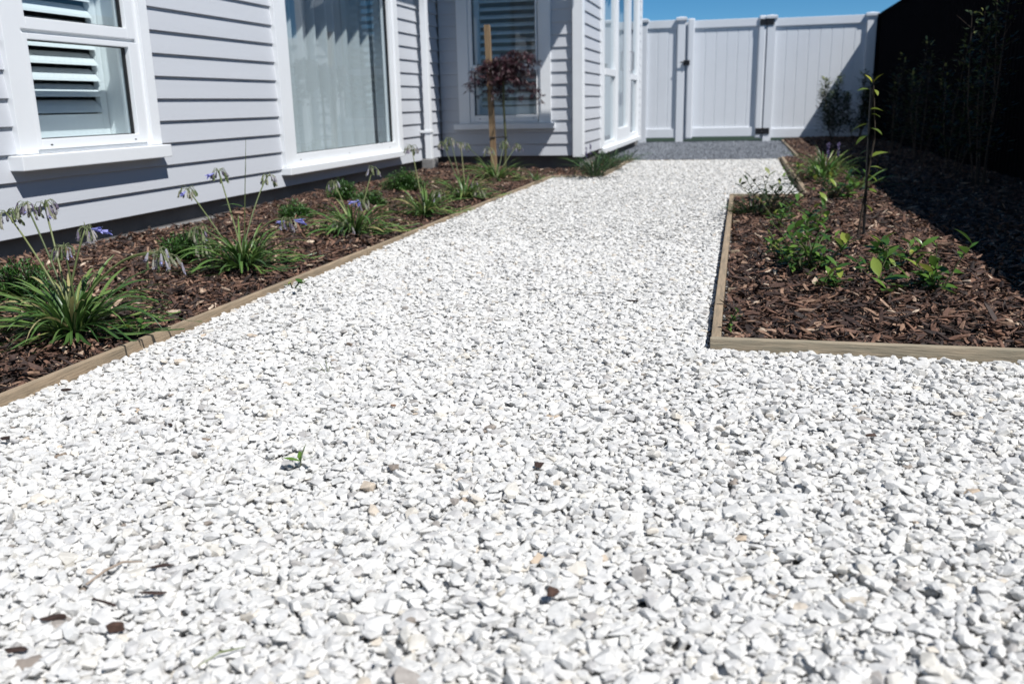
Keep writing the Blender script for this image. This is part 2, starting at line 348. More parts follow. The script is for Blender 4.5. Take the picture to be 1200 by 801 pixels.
mb = MB(); g = gnd(384, 432, .008); g.z = GH(g.x, g.y)-.014
for dx_, dy_, dz_ in ((-.05, .02, .03), (-.03, .05, .035), (.02, -.02, .03), (-.06, -.005, .022)):
    mb.tube([g, g+Vector((dx_*.5, dy_*.5, dz_)), g+Vector((dx_, dy_, dz_*.9))], [.0008, .0008, .0003], 4, .5)
tag(mb.build('grass_tuft', M['stalk']), 'wispy tuft of dry grass in the upper left gravel', 'grass tuft')

# ---------------------------------------------------------------- timber edging
def board(name, a, b, m, label, pegs=()):
    mb = MB(); mb.box(a, b, .0025); o = mb.build(name, m)
    for v in o.data.vertices: v.co.x += .0012*math.sin(v.co.y*9)
    tag(o, label, 'edging board', 'timber boards edging the garden beds')
    for (p, q) in pegs:
        k = MB(); k.box(p, q, .003); k.build('peg', M['timber_y'], o)
    return o
TY, TX = M['timber_y'], M['timber_x']
board('edging_board', (-1.535, -1.2, -.08), (-1.517, 3.55, .020), TY, 'long weathered edging board of the house bed nearest the viewer')
board('edging_board', (-1.534, 3.555, -.08), (-1.516, 7.50, .019), TY, 'far half of the long edging board along the house bed')
board('edging_board', (-1.535, 7.503, -.08), (-1.108, 7.53, .018), TX, 'short crosswise edging board where the house bed steps out')
board('edging_board', (-1.105, 7.503, -.08), (-1.078, 9.68, .028), TY, 'edging board beside the plants at the white corner post')
board('edging_board', (-.053, 2.249, -.08), (-.029, 2.62, .028), TY, 'short piece of the right bed edging at its near corner')
board('edging_board', (-.053, 2.628, -.08), (-.029, 5.80, .027), TY, 'long side board of the right bed facing the path',
      [((-.0205, 2.9, -.05), (.012, 2.92, .020)), ((-.0205, 3.66, -.05), (.014, 3.685, .022)), ((-.0205, 4.6, -.05), (.012, 4.62, .020))])
board('edging_board', (-.055, 2.226, -.08), (3.2, 2.2465, .029), TX, 'front board of the right bed facing the viewer')
board('edging_board', (-.055, 5.803, -.08), (.40, 5.833, .034), TX, 'short rear board of the right bed under the dark bush')
board('edging_board', (.402, 5.803, -.08), (.430, 9.66, .030), TY, 'edging board running from the right bed to the grey grit')
board('edging_board', (.373, 9.663, -.08), (.60, 9.69, .020), TX, 'short edging board at the near corner of the grey grit')
board('edging_board', (.572, 9.693, -.08), (.598, 13.9, .022), TY, 'edging board between grey grit and mulch by the white fence')
board('edging_board', (-1.42, 9.683, -.08), (.37, 9.705, .004), TX, 'thin sunken board between white gravel and grey grit')

# ---------------------------------------------------------------- house
house = empty('house', (-2.75, 5, 0), 'pale grey weatherboard house with white window trim beside the garden bed', 'house')
XW, YW, X2 = -2.75, 8.38, -1.41
ZB, PITCH, DEP = .1315, .106, .0128
ax_left = lambda u, d, z: (XW+d, u, z)
ax_ret = lambda u, d, z: (u, YW-d, z)
ax_door = lambda u, d, z: (X2+d, u, z)
def siding(A, u0, u1, ztop, holes):
    mb = MB(); k = 0
    while True:
        za = ZB+k*PITCH; zb = za+PITCH
        if za > ztop: break
        zs = sorted({za, zb, *[z for h in holes for z in h[2:] if za < z < zb]})
        for a, b in zip(zs[:-1], zs[1:]):
            mid = (a+b)/2; cuts = sorted([(h[0], h[1]) for h in holes if h[2] < mid < h[3]])
            u = u0; segs = []
            for p, q in cuts: segs.append((u, p)); u = q
            segs.append((u, u1))
            da = -DEP*(a-za)/PITCH; db = -DEP*(b-za)/PITCH
            for p, q in segs:
                if q-p < .002: continue
                if a == za:   # rounded lip and underside
                    mb.add([A(p, -DEP-.006, za), A(q, -DEP-.006, za), A(q, -.0015, za), A(p, -.0015, za), A(q, 0, za+.002), A(p, 0, za+.002), A(q, db, b), A(p, db, b)],
                           [(0, 1, 2, 3), (3, 2, 4, 5), (5, 4, 6, 7)])
                else: mb.add([A(p, da, a), A(q, da, a), A(q, db, b), A(p, db, b)], [(0, 1, 2, 3)])
        k += 1
    return mb.build('weatherboard_wall', M['siding'], house)
siding(ax_left, -3, 8.375, 2.4, [(3.10, 3.95, .42, 2.1), (5.27, 7.25, .24, 2.2)])
siding(ax_ret, -2.745, -1.47, 2.4, [(-2.53, -1.72, .41, 2.1)])
siding(ax_door, 8.46, 13.35, 2.4, [(9.70, 13.03, -1, 2.2)])
b = MB(); b.box((-2.93, -3, -.2), (-2.80, 8.5, .15)); b.box((-2.92, 8.47, -.2), (-1.46, 8.55, .15)); b.box((-1.6, 8.48, -.2), (-1.45, 13.34, .15)); b.build('foundation', M['foundation'], house)
b = MB(); b.box((-2.79, -3, -.2), (-2.705, 5.3, .045), .004); b.box((-2.79, 5.303, -.2), (-2.735, 8.41, .035), .004); b.build('footing', M['concrete'], house)
b = MB(); b.box((-1.487, 8.345, .118), (-1.395, 8.372, 2.45), .003); b.box((-1.42, 8.373, .118), (-1.393, 8.46, 2.45), .003); b.build('corner_board', M['white'], house)
b = MB(); b.box((-1.42, 13.351, .118), (-1.395, 13.40, 2.45), .003); b.build('corner_board', M['white'], house)
# rooms behind the glass
def quad(mb, *p): mb.add(p, [tuple(range(len(p)))])
b = MB(); quad(b, (-8, -3, 0), (-8, 14, 0), (-8, 14, 2.45), (-8, -3, 2.45)); quad(b, (-8, -3, 0), (-2.80, -3, 0), (-2.80, -3, 2.45), (-8, -3, 2.45)); quad(b, (-8, 13.4, 0), (-1.44, 13.4, 0), (-1.44, 13.4, 2.45), (-8, 13.4, 2.45))
quad(b, (-8, 4.7, .15), (-2.80, 4.7, .15), (-2.80, 4.7, 2.45), (-8, 4.7, 2.45)); quad(b, (-5.5, 8.36, .15), (-2.80, 8.36, .15), (-2.80, 8.36, 2.45), (-5.5, 8.36, 2.45))
b.build('inner_wall', M['inner'], house)
b = MB(); quad(b, (-8, -3, .12), (-2.80, -3, .12), (-2.80, 8.5, .12), (-8, 8.5, .12)); quad(b, (-8, 8.5, .12), (-1.45, 8.5, .12), (-1.45, 13.4, .12), (-8, 13.4, .12)); b.build('inner_floor', M['innerfloor'], house)
poly = [(-9, -3), (-2.15, -3), (-2.15, 7.72), (-1.40, 7.45), (-.445, 7.48), (-.445, 7.56), (-.866, 7.56), (-.866, 7.95), (-1.17, 8.0), (-1.17, 13.6), (-9, 13.6)]  # unseen roof slab, its stepped outline shaped to cast the wall shadows
b = MB(); nn = len(poly); b.add([(x, y, 2.45) for x, y in poly]+[(x, y, 2.62) for x, y in poly], [tuple(range(nn-1, -1, -1)), tuple(range(nn, 2*nn))]+[(i, (i+1) % nn, (i+1) % nn+nn, i+nn) for i in range(nn)])
b.build('shadow_roof', M['shadow_roof'], house)

def bx(mb, A, u0, u1, d0, d1, z0, z1, bev=.002): mb.box(A(u0, d0, z0), A(u1, d1, z1), bev)
def ring(mb, A, u0, u1, z0, z1, wl, wr, wb, wt, d0, d1, bev=.002):
    bx(mb, A, u0, u0+wl, d0, d1, z0, z1, bev); bx(mb, A, u1-wr, u1, d0, d1, z0, z1, bev)
    bx(mb, A, u0+wl, u1-wr, d0, d1, z0, z0+wb, bev); bx(mb, A, u0+wl, u1-wr, d0, d1, z1-wt, z1, bev)
def pane(A, u0, u1, d, z0, z1, parent):
    mb = MB(); mb.add([A(u0, d, z0), A(u1, d, z0), A(u1, d, z1), A(u0, d, z1)], [(0, 1, 2, 3)]); return mb.build('glass', M['glass'], parent)
def seal(A, u0, u1, d, z0, z1, parent):
    mb = MB(); ring(mb, A, u0, u1, z0, z1, .007, .007, .004, .004, d-.012, d+.004, 0); return mb.build('seal', M['black'], parent)
def shutter(A, u0, u1, z0, z1, d, parent, first, pitch=.07, bw=.080, ang=52, railz=None):
    mb = MB(); ring(mb, A, u0, u1, z0, z1, .045, .045, first-z0, .08, d-.014, d+.014, .003)
    z = first+pitch*.5; ca, sa = math.cos(rad(ang)), math.sin(rad(ang))
    while z < z1-.11:
        n_ = 8; V = []
        for u in (u0+.047, u1-.047):
            for k in range(n_):
                q = 2*math.pi*k/n_; a_ = math.cos(q)*bw/2; t_ = math.sin(q)*.0055
                V.append(A(u, d+a_*ca+t_*sa, z-a_*sa+t_*ca))
        mb.add(V, [(k, (k+1) % n_, (k+1) % n_+n_, k+n_) for k in range(n_)]); z += pitch
    return mb.build('shutter', M['shutter'], parent)
def reveal(A, u0, u1, z0, z1, d0, d1, parent):
    mb = MB()
    quad(mb, A(u0, d0, z0), A(u0, d1, z0), A(u0, d1, z1), A(u0, d0, z1)); quad(mb, A(u1, d0, z0), A(u1, d1, z0), A(u1, d1, z1), A(u1, d0, z1))
    quad(mb, A(u0, d0, z0), A(u0, d1, z0), A(u1, d1, z0), A(u1, d0, z0)); quad(mb, A(u0, d0, z1), A(u0, d1, z1), A(u1, d1, z1), A(u1, d0, z1))
    return mb.build('reveal', M['shutter'], parent)
def dots(A, us, z, d, parent):
    for u in us:
        mb = MB(); bx(mb, A, u-.006, u+.006, d, d+.0008, z-.0025, z+.0025, 0); mb.build('drain_slot', M['black'], parent)

def sash_window(A, ang, c0, c1, f0, f1, sl0, sl1, zs0, zf, zm0, zm1, top, g_low, g_up, uph):
    """casing outer c0..c1, frame f0..f1, sill sl0..sl1 from zs0, frame bottom zf, gap between sashes zm0..zm1"""
    mb = MB(); bx(mb, A, c0, f0, -.02, .018, zf, top+.09); bx(mb, A, f1, c1, -.02, .018, zf, top+.09); bx(mb, A, f0, f1, -.02, .018, top, top+.09)
    win = mb.build('window', M['white'], house)
    mb = MB(); bx(mb, A, sl0, sl1, -.03, .06, zs0, zf-.002, .004); mb.build('sill', M['white'], win)
    mb = MB(); ring(mb, A, f0, f1, zf, top, .022, .022, .012, .022, -.06, .004); bx(mb, A, f0+.022, f1-.022, -.06, -.012, zm0-.01, zm1+.01); mb.build('frame', M['white'], win)
    mb = MB(); ring(mb, A, f0+.006, f1-.030, zf+.014, zm0, g_low[0]-f0-.006, f1-.030-g_low[1], g_low[2]-zf-.014, zm0-g_low[3], -.045, .012, .003); mb.build('sash', M['white'], win)
    mb = MB(); ring(mb, A, f0+.006, f1-.030, zm1, top-.02, g_up[0]-f0-.006, f1-.030-g_up[1], g_up[2]-zm1, .05, -.045, .010, .003); mb.build('sash', M['white'], win)
    for g in (g_low, g_up):
        pane(A, g[0], g[1], -.022, g[2], g[3], win); seal(A, g[0], g[1], -.014, g[2], g[3], win)
    dots(A, (g_low[0]+.05, g_low[1]-.03), (zf+g_low[2])/2+.004, .0125, win)
    reveal(A, f0+.005, f1-.005, zf+.01, top-.01, -.062, -.235, win)
    shutter(A, f0+.01, f1-.01, zf+.02, top-.03, -.215, win, zf+.13+uph, ang=ang)
    return win
sash_window(ax_left, 46, 3.055, 3.975, 3.15, 3.905, 3.01, 3.985, .388, .448, .911, .926, 2.05, (3.185, 3.812, .503, .888), (3.19, 3.815, .972, 2.0), .02)
sash_window(ax_ret, 30, -2.565, -1.69, -2.46, -1.785, -2.61, -1.655, .378, .428, .908, .930, 2.05, (-2.415, -1.825, .503, .890), (-2.42, -1.83, .952, 2.0), .02)
# big fixed window
mb = MB(); A = ax_left; bx(mb, A, 5.215, 5.30, -.02, .022, .25, 2.25); bx(mb, A, 7.20, 7.29, -.02, .022, .25, 2.25); bx(mb, A, 5.30, 7.20, -.02, .022, 2.17, 2.25)
win2 = mb.build('window', M['white'], house)
mb = MB(); bx(mb, A, 5.195, 7.25, -.03, .06, .203, .248, .004); mb.build('sill', M['white'], win2)
mb = MB(); ring(mb, A, 5.30, 7.20, .25, 2.17, .085, .075, .072, .07, -.06, .012, .003); mb.build('frame', M['white'], win2)
pane(A, 5.385, 7.125, -.022, .322, 2.10, win2); seal(A, 5.385, 7.125, -.014, .322, 2.10, win2); dots(A, (5.43, 6.2, 7.0), .285, .0125, win2)
reveal(A, 5.31, 7.19, .26, 2.16, -.062, -.16, win2)
# garden door with side lights
A = ax_door
mb = MB(); bx(mb, A, 9.56, 9.70, -.02, .02, .12, 2.3); bx(mb, A, 12.95, 13.07, -.02, .02, .12, 2.3); bx(mb, A, 9.70, 12.95, -.02, .02, 2.2, 2.3)
door = mb.build('glazed_door', M['white'], house)
mb = MB(); bx(mb, A, 9.56, 13.05, -.03, .055, .085, .135, .004); mb.build('sill', M['white'], door)
mb = MB(); ring(mb, A, 9.70, 10.72, .137, 2.2, .10, .08, .05, .05, -.05, .006); bx(mb, A, 9.80, 10.64, -.05, .012, .875, .945); mb.build('side_light_frame', M['white'], door)
mb = MB(); ring(mb, A, 12.05, 12.95, .137, 2.2, .10, .08, .06, .05, -.05, .006); bx(mb, A, 12.15, 12.87, -.05, .012, .875, .945); mb.build('side_light_frame', M['white'], door)
mb = MB(); ring(mb, A, 10.725, 12.045, .137, 2.2, .11, .24, .16, .10, -.045, .018, .003); mb.build('door_leaf', M['white'], door)
pane(A, 9.80, 10.64, -.02, .19, .872, door); pane(A, 9.80, 10.64, -.02, .948, 2.15, door); pane(A, 10.835, 11.80, -.015, .30, 2.1, door); pane(A, 12.15, 12.87, -.02, .2, .872, door); pane(A, 12.15, 12.87, -.02, .948, 2.15, door)
mb = MB(); mb.tube([A(11.93, .018, 1.2), A(11.93, .06, 1.2), A(11.93, .06, .98), A(11.93, .018, .98)], .009, 8); mb.build('handle', mat('satin_metal', (.5, .5, .52), .3, metal=1), door)

# curtains
def curtain(A, u0, u1, d, z0, z1, label, per=.19, amp=.04, ph=0):
    mb = MB(); nseg = int((u1-u0)/.012); V = []; F = []
    for i in range(nseg+1):
        u = u0+(u1-u0)*i/nseg; q = 2*math.pi*u/per+.9*math.sin(u*5+ph)
        for j, z in enumerate((z0, (z0+z1)/2, z1)):
            V.append(A(u+.006*math.sin(q*2), d+amp*math.sin(q)*(1.15 if j == 0 else 1)+.012*math.sin(u*23), z))
    for i in range(nseg):
        for j in range(2): F.append((i*3+j, i*3+j+1, i*3+j+4, i*3+j+3))
    mb.add(V, F); o = mb.build('curtain', M['curtain'], None, True); tag(o, label, 'curtain'); return o
curtain(ax_left, 5.33, 7.26, -.20, .27, 2.15, 'white sheer curtain hanging in folds behind the large fixed window')
curtain(ax_left, 7.36, 8.0, -.26, .27, 2.15, 'white sheer curtain drawn to the far side of the large fixed window', .14)
curtain(ax_door, 9.75, 12.9, -.22, .2, 2.15, 'white sheer curtain hanging behind the glazed garden door', .16)

# downpipe
dp = MB(); dp.box((-2.712, 7.78, .145), (-2.655, 7.845, 2.45), .006); dpo = dp.build('downpipe', M['white'], house)
for z in (.37, 1.75):
    k = MB(); k.box((-2.748, 7.772, z), (-2.649, 7.853, z+.022), .002); k.build('bracket', M['white'], dpo)
k = MB(); k.box((-2.735, 7.74, .03), (-2.63, 7.885, .145), .008); k.build('drain_collar', M['concrete'], dpo)

# ---------------------------------------------------------------- white vinyl fence and gate
YF = 14.0
def post(parent, x0, x1, ztop=1.70):
    cx = (x0+x1)/2; h = (x1-x0)/2
    mb = MB(); mb.box((x0, YF, -.1), (x1, YF+2*h, ztop-.03), .006); o = mb.build('post', M['pvc'], parent)
    mb = MB(); y0 = YF+h
    prof = [(h+.002, ztop-.075), (h+.002, ztop-.06), (h+.022, ztop-.045), (h+.024, ztop-.012), (h+.012, ztop-.005), (.004, ztop+.008)]
    V = []; F = []
    for r_, z in prof: V += [(cx-r_, y0-r_, z), (cx+r_, y0-r_, z), (cx+r_, y0+r_, z), (cx-r_, y0+r_, z)]
    for i in range(len(prof)-1):
        for k in range(4): F.append((i*4+k, i*4+(k+1) % 4, (i+1)*4+(k+1) % 4, (i+1)*4+k))
    F.append((len(V)-4, len(V)-3, len(V)-2, len(V)-1)); mb.add(V, F); mb.build('post_cap', M['pvc'], o)
    return o
def panel(parent, x0, x1, zb, zt, y=.05, boardw=.152):
    mb = MB(); mb.box((x0, YF+.022, zt-.11), (x1, YF+.078, zt), .006); mb.build('top_rail', M['pvc'], parent)
    mb = MB(); mb.box((x0, YF+.022, zb), (x1, YF+.078, zb+.13), .006); mb.build('bottom_rail', M['pvc'], parent)
    mb = MB(); x = x0; g = .006
    while x < x1-.01:
        q = min(x+boardw, x1)
        quad(mb, (x+g, YF+.046, zb+.12), (q-g, YF+.046, zb+.12), (q-g, YF+.046, zt-.1), (x+g, YF+.046, zt-.1))
        quad(mb, (x, YF+.053, zb+.12), (x+g, YF+.046, zb+.12), (x+g, YF+.046, zt-.1), (x, YF+.053, zt-.1))
        quad(mb, (q-g, YF+.046, zb+.12), (q, YF+.053, zb+.12), (q, YF+.053, zt-.1), (q-g, YF+.046, zt-.1))
        x = q
    quad(mb, (x0, YF+.058, zb), (x1, YF+.058, zb), (x1, YF+.058, zt-.01), (x0, YF+.058, zt-.01))
    mb.build('board_panel', M['pvc'], parent)
fl = empty('vinyl_fence', (-1.15, YF, 0), 'narrow white vinyl fence panel between the house and the gate', 'fence')
post(fl, -1.50, -1.385, 1.755); post(fl, -.948, -.838, 1.76); panel(fl, -1.385, -.948, .062, 1.725)
mb = MB(); mb.box((-.86, YF+.112, .03), (-.78, YF+.125, 1.70)); mb.build('gap_blocker', M['pvc'], fl)  # strip added behind the gap to block the bright view through it
fr = empty('vinyl_fence', (1.0, YF, 0), 'wide white vinyl fence panel between the gate and the black fence', 'fence')
post(fr, .305, .418, 1.735); post(fr, 1.632, 1.757, 1.715); panel(fr, .418, 1.632, .045, 1.690)
mb = MB(); mb.box((.26, YF+.116, .03), (.34, YF+.129, 1.70)); mb.build('gap_blocker', M['pvc'], fr)  # strip added on the hinge side, keeps that gap dark too
gt = empty('gate', (-.3, YF, 0), 'white vinyl gate with black hinges and latch', 'gate')
for a, c in ((-.803, -.705), (.188, .287)):
    mb = MB(); mb.box((a, YF-.01, .045), (c, YF+.09, 1.735), .02); mb.build('stile', M['pvc'], gt)
panel(gt, -.705, .188, .07, 1.705)
for z in (.10, 1.60):
    mb = MB(); mb.box((.20, YF-.018, z), (.284, YF-.0105, z+.085), .002); mb.box((.31, YF-.012, z), (.395, YF-.001, z+.085), .002)
    mb.tube([(.297, YF-.02, z-.005), (.297, YF-.02, z+.09)], .011, 8)
    for q in (.012, .05): mb.box((.27, YF-.022, z+q), (.325, YF-.019, z+q+.02), 0)
    mb.build('hinge', M['hinge'], gt)
mb = MB(); mb.box((-.855, YF-.03, 1.09), (-.765, YF-.0105, 1.16), .004); mb.box((-.90, YF-.045, 1.125), (-.83, YF-.031, 1.14), .003); mb.tube([(-.80, YF-.03, 1.13), (-.80, YF-.05, 1.13)], .012, 8); mb.build('latch', M['hinge'], gt)

# ---------------------------------------------------------------- black steel fence
bf = empty('steel_fence', (1.8, 6, 0), 'tall black corrugated steel fence along the right side of the bed', 'fence')
mb = MB(); y = -1.0; V = []
P_ = .098
while y < 14.0:
    for dy, dx in ((0, 0), (.028, 0), (.042, .02), (.070, .02), (.084, 0)): V.append((1.80+dx, y+dy))
    y += P_
VV = [(x, yy, -.05) for x, yy in V]+[(x, yy, 1.66) for x, yy in V]; nV = len(V)
mb.add(VV, [(i, i+1, i+1+nV, i+nV) for i in range(nV-1)]); mb.build('corrugated_sheet', M['steel'], bf)
mb = MB(); mb.box((1.785, -1, 1.655), (1.84, 13.97, 1.70), .004); mb.build('top_rail', M['steel'], bf)
mb = MB(); mb.box((1.760, 13.97, -.1), (1.80, 14.08, 1.69), .002); mb.build('end_post', M['steel'], bf)
for y in (-.9, 1.5, 3.9, 6.3, 8.7, 11.1, 13.5):
    mb = MB(); mb.box((1.825, y, -.1), (1.875, y+.05, 1.65)); mb.build('post', M['steel'], bf)

# ---------------------------------------------------------------- plants
UP = Vector((0, 0, 1))
def blade(mb, base, az, Ln, W, e0, droop, seg=8, r=None):
    p = Vector(base); e = e0; h = Vector((math.cos(az), math.sin(az), 0)); side = Vector((-h.y, h.x, 0)); tw = random.uniform(-.35, .35)
    r = random.random()**1.2 if r is None else r; V = []; F = []
    for i in range(seg+1):
        t = i/seg; ww = W*(.55+1.1*t)*(1-t**3.0) if t < 1 else 0; ww = max(ww, W*.04)
        d = h*math.cos(e)+UP*math.sin(e); nrm = side.cross(d).normalized(); s_ = (side*math.cos(tw*t*2)+nrm*math.sin(tw*t*2))
        V += [p-s_*ww*.5-nrm*0, p-nrm*ww*.16*(-1), p+s_*ww*.5]
        p = p+d*(Ln/seg); e -= droop/seg*(.3+1.4*t)
    for i in range(seg):
        for j in (0, 1): F.append((i*3+j, i*3+j+1, i*3+j+4, i*3+j+3))
    zmin = .012
    mb.add([(v.x, v.y, max(v.z, zmin+.004*k/3)) for k, v in enumerate(V)], F, r)
def leaf(mb, p, d, Ln, W, r, fold=.25, curl=.3):
    d = d.normalized(); s_ = d.cross(UP)
    s_ = s_.normalized() if s_.length > .05 else Vector((1, 0, 0)); nrm = s_.cross(d)
    a = random.uniform(-.5, .5); s_, nrm = s_*math.cos(a)+nrm*math.sin(a), nrm*math.cos(a)-s_*math.sin(a)
    V = []; F = []; prof = (.10, .72, 1, .72, .0); n_ = len(prof)-1
    for i, k in enumerate(prof):
        t = i/n_; c = p+d*Ln*t-nrm*(curl*Ln*t*t*.5); w_ = W*.5*k
        V += [c-s_*w_+nrm*w_*fold, c, c+s_*w_+nrm*w_*fold]
    for i in range(n_):
        for j in (0, 1): F.append((i*3+j, i*3+j+1, i*3+j+4, i*3+j+3))
    mb.add(V, F, r)
def rdir(lo=-.2, hi=1.):
    a = random.uniform(0, 2*math.pi); z = random.uniform(lo, hi); q = math.sqrt(max(0, 1-z*z)); return Vector((math.cos(a)*q, math.sin(a)*q, z))

def flower_head(stalk, p, sz=1., blue=0, nf=15, seed=0):
    random.seed(seed); mb = MB(); bl = MB()
    mb.tube([p-UP*.004, p+UP*.004], [.004, .003], 6, .1)
    for i in range(nf):
        a = random.uniform(0, 2*math.pi); rr = random.uniform(.008, .028)*sz; h0 = random.uniform(-.004, .016)*sz
        m_ = p+Vector((math.cos(a)*rr, math.sin(a)*rr, h0)); e_ = m_+Vector((math.cos(a)*.008, math.sin(a)*.008, -random.uniform(.004, .022)))*sz
        mb.tube([p, (p+m_)/2+UP*.004*sz, m_, e_], [.0009, .0008, .0008, .0012], 4, .15+.15*random.random(), False)
        Lf = random.uniform(.018, .032)*sz; d = Vector((math.cos(a)*random.uniform(0, .5), math.sin(a)*random.uniform(0, .5), -1)).normalized()
        R_ = random.choice([.05, .2, .3, .45, .55, .6, .75, .85, .9]); q = random.uniform(0, 3)
        s1 = d.cross(Vector((1, .3, 0))).normalized(); s2 = d.cross(s1)
        # a spent trumpet: narrow tube that opens into limp lobes
        prof = [(0, .0014), (.35, .0026), (.7, .0036), (1., .0018)]; V = []; F = []
        for t, rd in prof:
            for k in range(5):
                g = q+2*math.pi*k/5; V.append(e_+d*Lf*t+(s1*math.cos(g)+s2*math.sin(g))*rd*sz*(1+.4*random.random()))
        for k3 in range(3):
            for k in range(5): F.append((k3*5+k, k3*5+(k+1) % 5, (k3+1)*5+(k+1) % 5, (k3+1)*5+k))
        mb.add(V, F, R_)
        for k in range(2): leaf(mb, e_+d*Lf*.6, (d+rdir(-1, 1)*.35), Lf*.55, .0045*sz, min(1, R_+.08), .1, -.5)
    ho = mb.build('flower_head', M['bloom'], stalk)
    if blue:
        for i in range(blue):
            bl = MB(); a = random.uniform(0, 6.28); d = Vector((math.cos(a), math.sin(a), random.uniform(-.3, .1)))
            c = p+d*.022*sz; 
            bl.tube([c, c+d*.02*sz, c+d*.034*sz], [.002, .0045, .0075], 6, random.random(), False)
            for k in range(5):
                leaf(bl, c+d*.030*sz, d+rdir(-1, 1)*.55, .020*sz, .008*sz, random.random(), .1, .2)
            bl.build('blue_flower', M['blue'], stalk)
    return ho

def strappy(name, px, py, n, Lm, W, label, cat, group=None, heads=(), mt='strap', spread=.03, seed=0, elev=(4, 72), droop=1.7, hn=15):
    random.seed(seed+999); g = gnd(px, py, .045); root = empty(name, (g.x, g.y, .03), label, cat, group)
    mb = MB()
    for i in range(n):
        az = random.uniform(0, 2*math.pi); rr = random.uniform(0, spread)
        e0 = rad(random.uniform(*elev)); Ln = Lm*random.uniform(.55, 1.15)
        blade(mb, (g.x+math.cos(az)*rr, g.y+math.sin(az)*rr, .025), az+random.uniform(-.4, .4), Ln*(1.12 if e0 < .9 else .85), W*random.uniform(.55, .95), e0, droop*random.uniform(.5, 1.25))
    mb.build('leaves', M[mt], root, True)
    for k, hd in enumerate(heads):
        hx, hy, blue, dy, bow = hd[:5]; sz = hd[5] if len(hd) > 5 else 1.
        p = onY(hx, hy, g.y+dy); st = MB()
        a = Vector((g.x+random.uniform(-.02, .02), g.y+random.uniform(-.02, .02), .03)); m1 = (a+p)/2+UP*bow+Vector((0, 0, .02)); 
        pts = []
        for i in range(9):
            t = i/8; pts.append(a*(1-t)**2+m1*2*t*(1-t)+p*t*t)
        st.tube(pts, [.0036-.0012*i/8 for i in range(9)], 6, random.random()*.9)
        so_ = st.build('flower_stalk', M['stalk'], root, True)
        flower_head(so_, p, sz, blue, hn, seed*50+k)
    return root

GA = 'agapanthus clumps in the house bed'
strappy('agapanthus', 84, 378, 190, .27, .0125, 'largest agapanthus clump at left with arching leaves close to the edging', 'agapanthus', GA,
        [(8, 250, 0, .12, .02), (31, 241, 0, .12, .02), (52, 240, 0, .12, .02), (75, 290, 0, 0, .01, .85), (100, 268, 2, .06, .02), (194, 300, 0, .06, .12, 1.1), (186, 296, 0, .03, .1)], seed=1, spread=.05)
strappy('agapanthus', 285, 306, 170, .25, .012, 'agapanthus clump with many spent flower stalks between the two nearer windows', 'agapanthus', GA,
        [(220, 222, 1, .1, .0), (256, 201, 1, .25, .0), (313, 207, 0, .2, .04), (232, 268, 0, 0, .03, 1.2), (238, 288, 0, -.03, .05, 1.1), (338, 258, 3, .05, .10)], seed=2, spread=.05)
strappy('agapanthus', 415, 268, 140, .26, .012, 'agapanthus clump below the sill of the large window', 'agapanthus', GA,
        [(391, 214, 0, .3, .03), (437, 197, 0, .1, .0), (423, 236, 3, 0, .02), (408, 262, 0, -.1, .08), (398, 258, 0, -.08, .08)], seed=3, spread=.05)
strappy('agapanthus', 498, 246, 120, .24, .012, 'low agapanthus clump right of the bushy green shrubs', 'agapanthus', GA,
        [(513, 225, 0, 0, .02), (482, 172, 0, .9, -.02, 1.2)], seed=4, spread=.05)
strappy('agapanthus', 545, 228, 120, .25, .012, 'agapanthus clump with pale wilted heads in front of the staked maple', 'agapanthus', GA,
        [(556, 215, 0, 0, .02), (562, 224, 0, -.05, .03), (533, 222, 0, 0, .02), (519, 168, 0, 1.2, .0, 1.3), (528, 163, 0, 1.3, .0, 1.3), (540, 168, 0, 1.1, .0, 1.)], seed=5, spread=.05)
strappy('agapanthus', 583, 208, 130, .26, .012, 'agapanthus clump around the foot of the maple stake', 'agapanthus', GA,
        [(545, 170, 0, .3, .02, 1.2), (573, 174, 0, .2, .0, 1.3), (591, 167, 0, .2, .0, 1.4), (606, 170, 0, .3, .0, 1.2)], seed=6, spread=.06)
strappy('agapanthus', 629, 208, 22, .14, .010, 'tiny agapanthus tuft right of the maple', 'agapanthus', GA, seed=7)
GL = 'dark strappy clumps by the white corner board'
strappy('lily_turf', 697, 203, 130, .26, .010, 'dark grassy clump below the white corner board', 'grass clump', GL, mt='dstrap', seed=8, spread=.09, elev=(30, 85))
strappy('lily_turf', 716, 194, 120, .26, .010, 'dark grassy clump behind the corner board clump beside the garden door', 'grass clump', GL, mt='dstrap', seed=9, spread=.10, elev=(30, 85))
strappy('lily_turf', 735, 186, 60, .20, .010, 'small dark grassy clump nearest the grey grit', 'grass clump', GL, mt='dstrap', seed=19, spread=.06)
strappy('lily_turf', 966, 208, 150, .30, .013, 'bright strappy clump in the right bed behind the leafy bushes', 'grass clump', mt='strap', seed=10, spread=.09, elev=(35, 88))
strappy('lily_turf', 1003, 222, 30, .24, .011, 'sparse strappy tuft beside the tall thin stake', 'grass clump', mt='strap', seed=11, spread=.05)

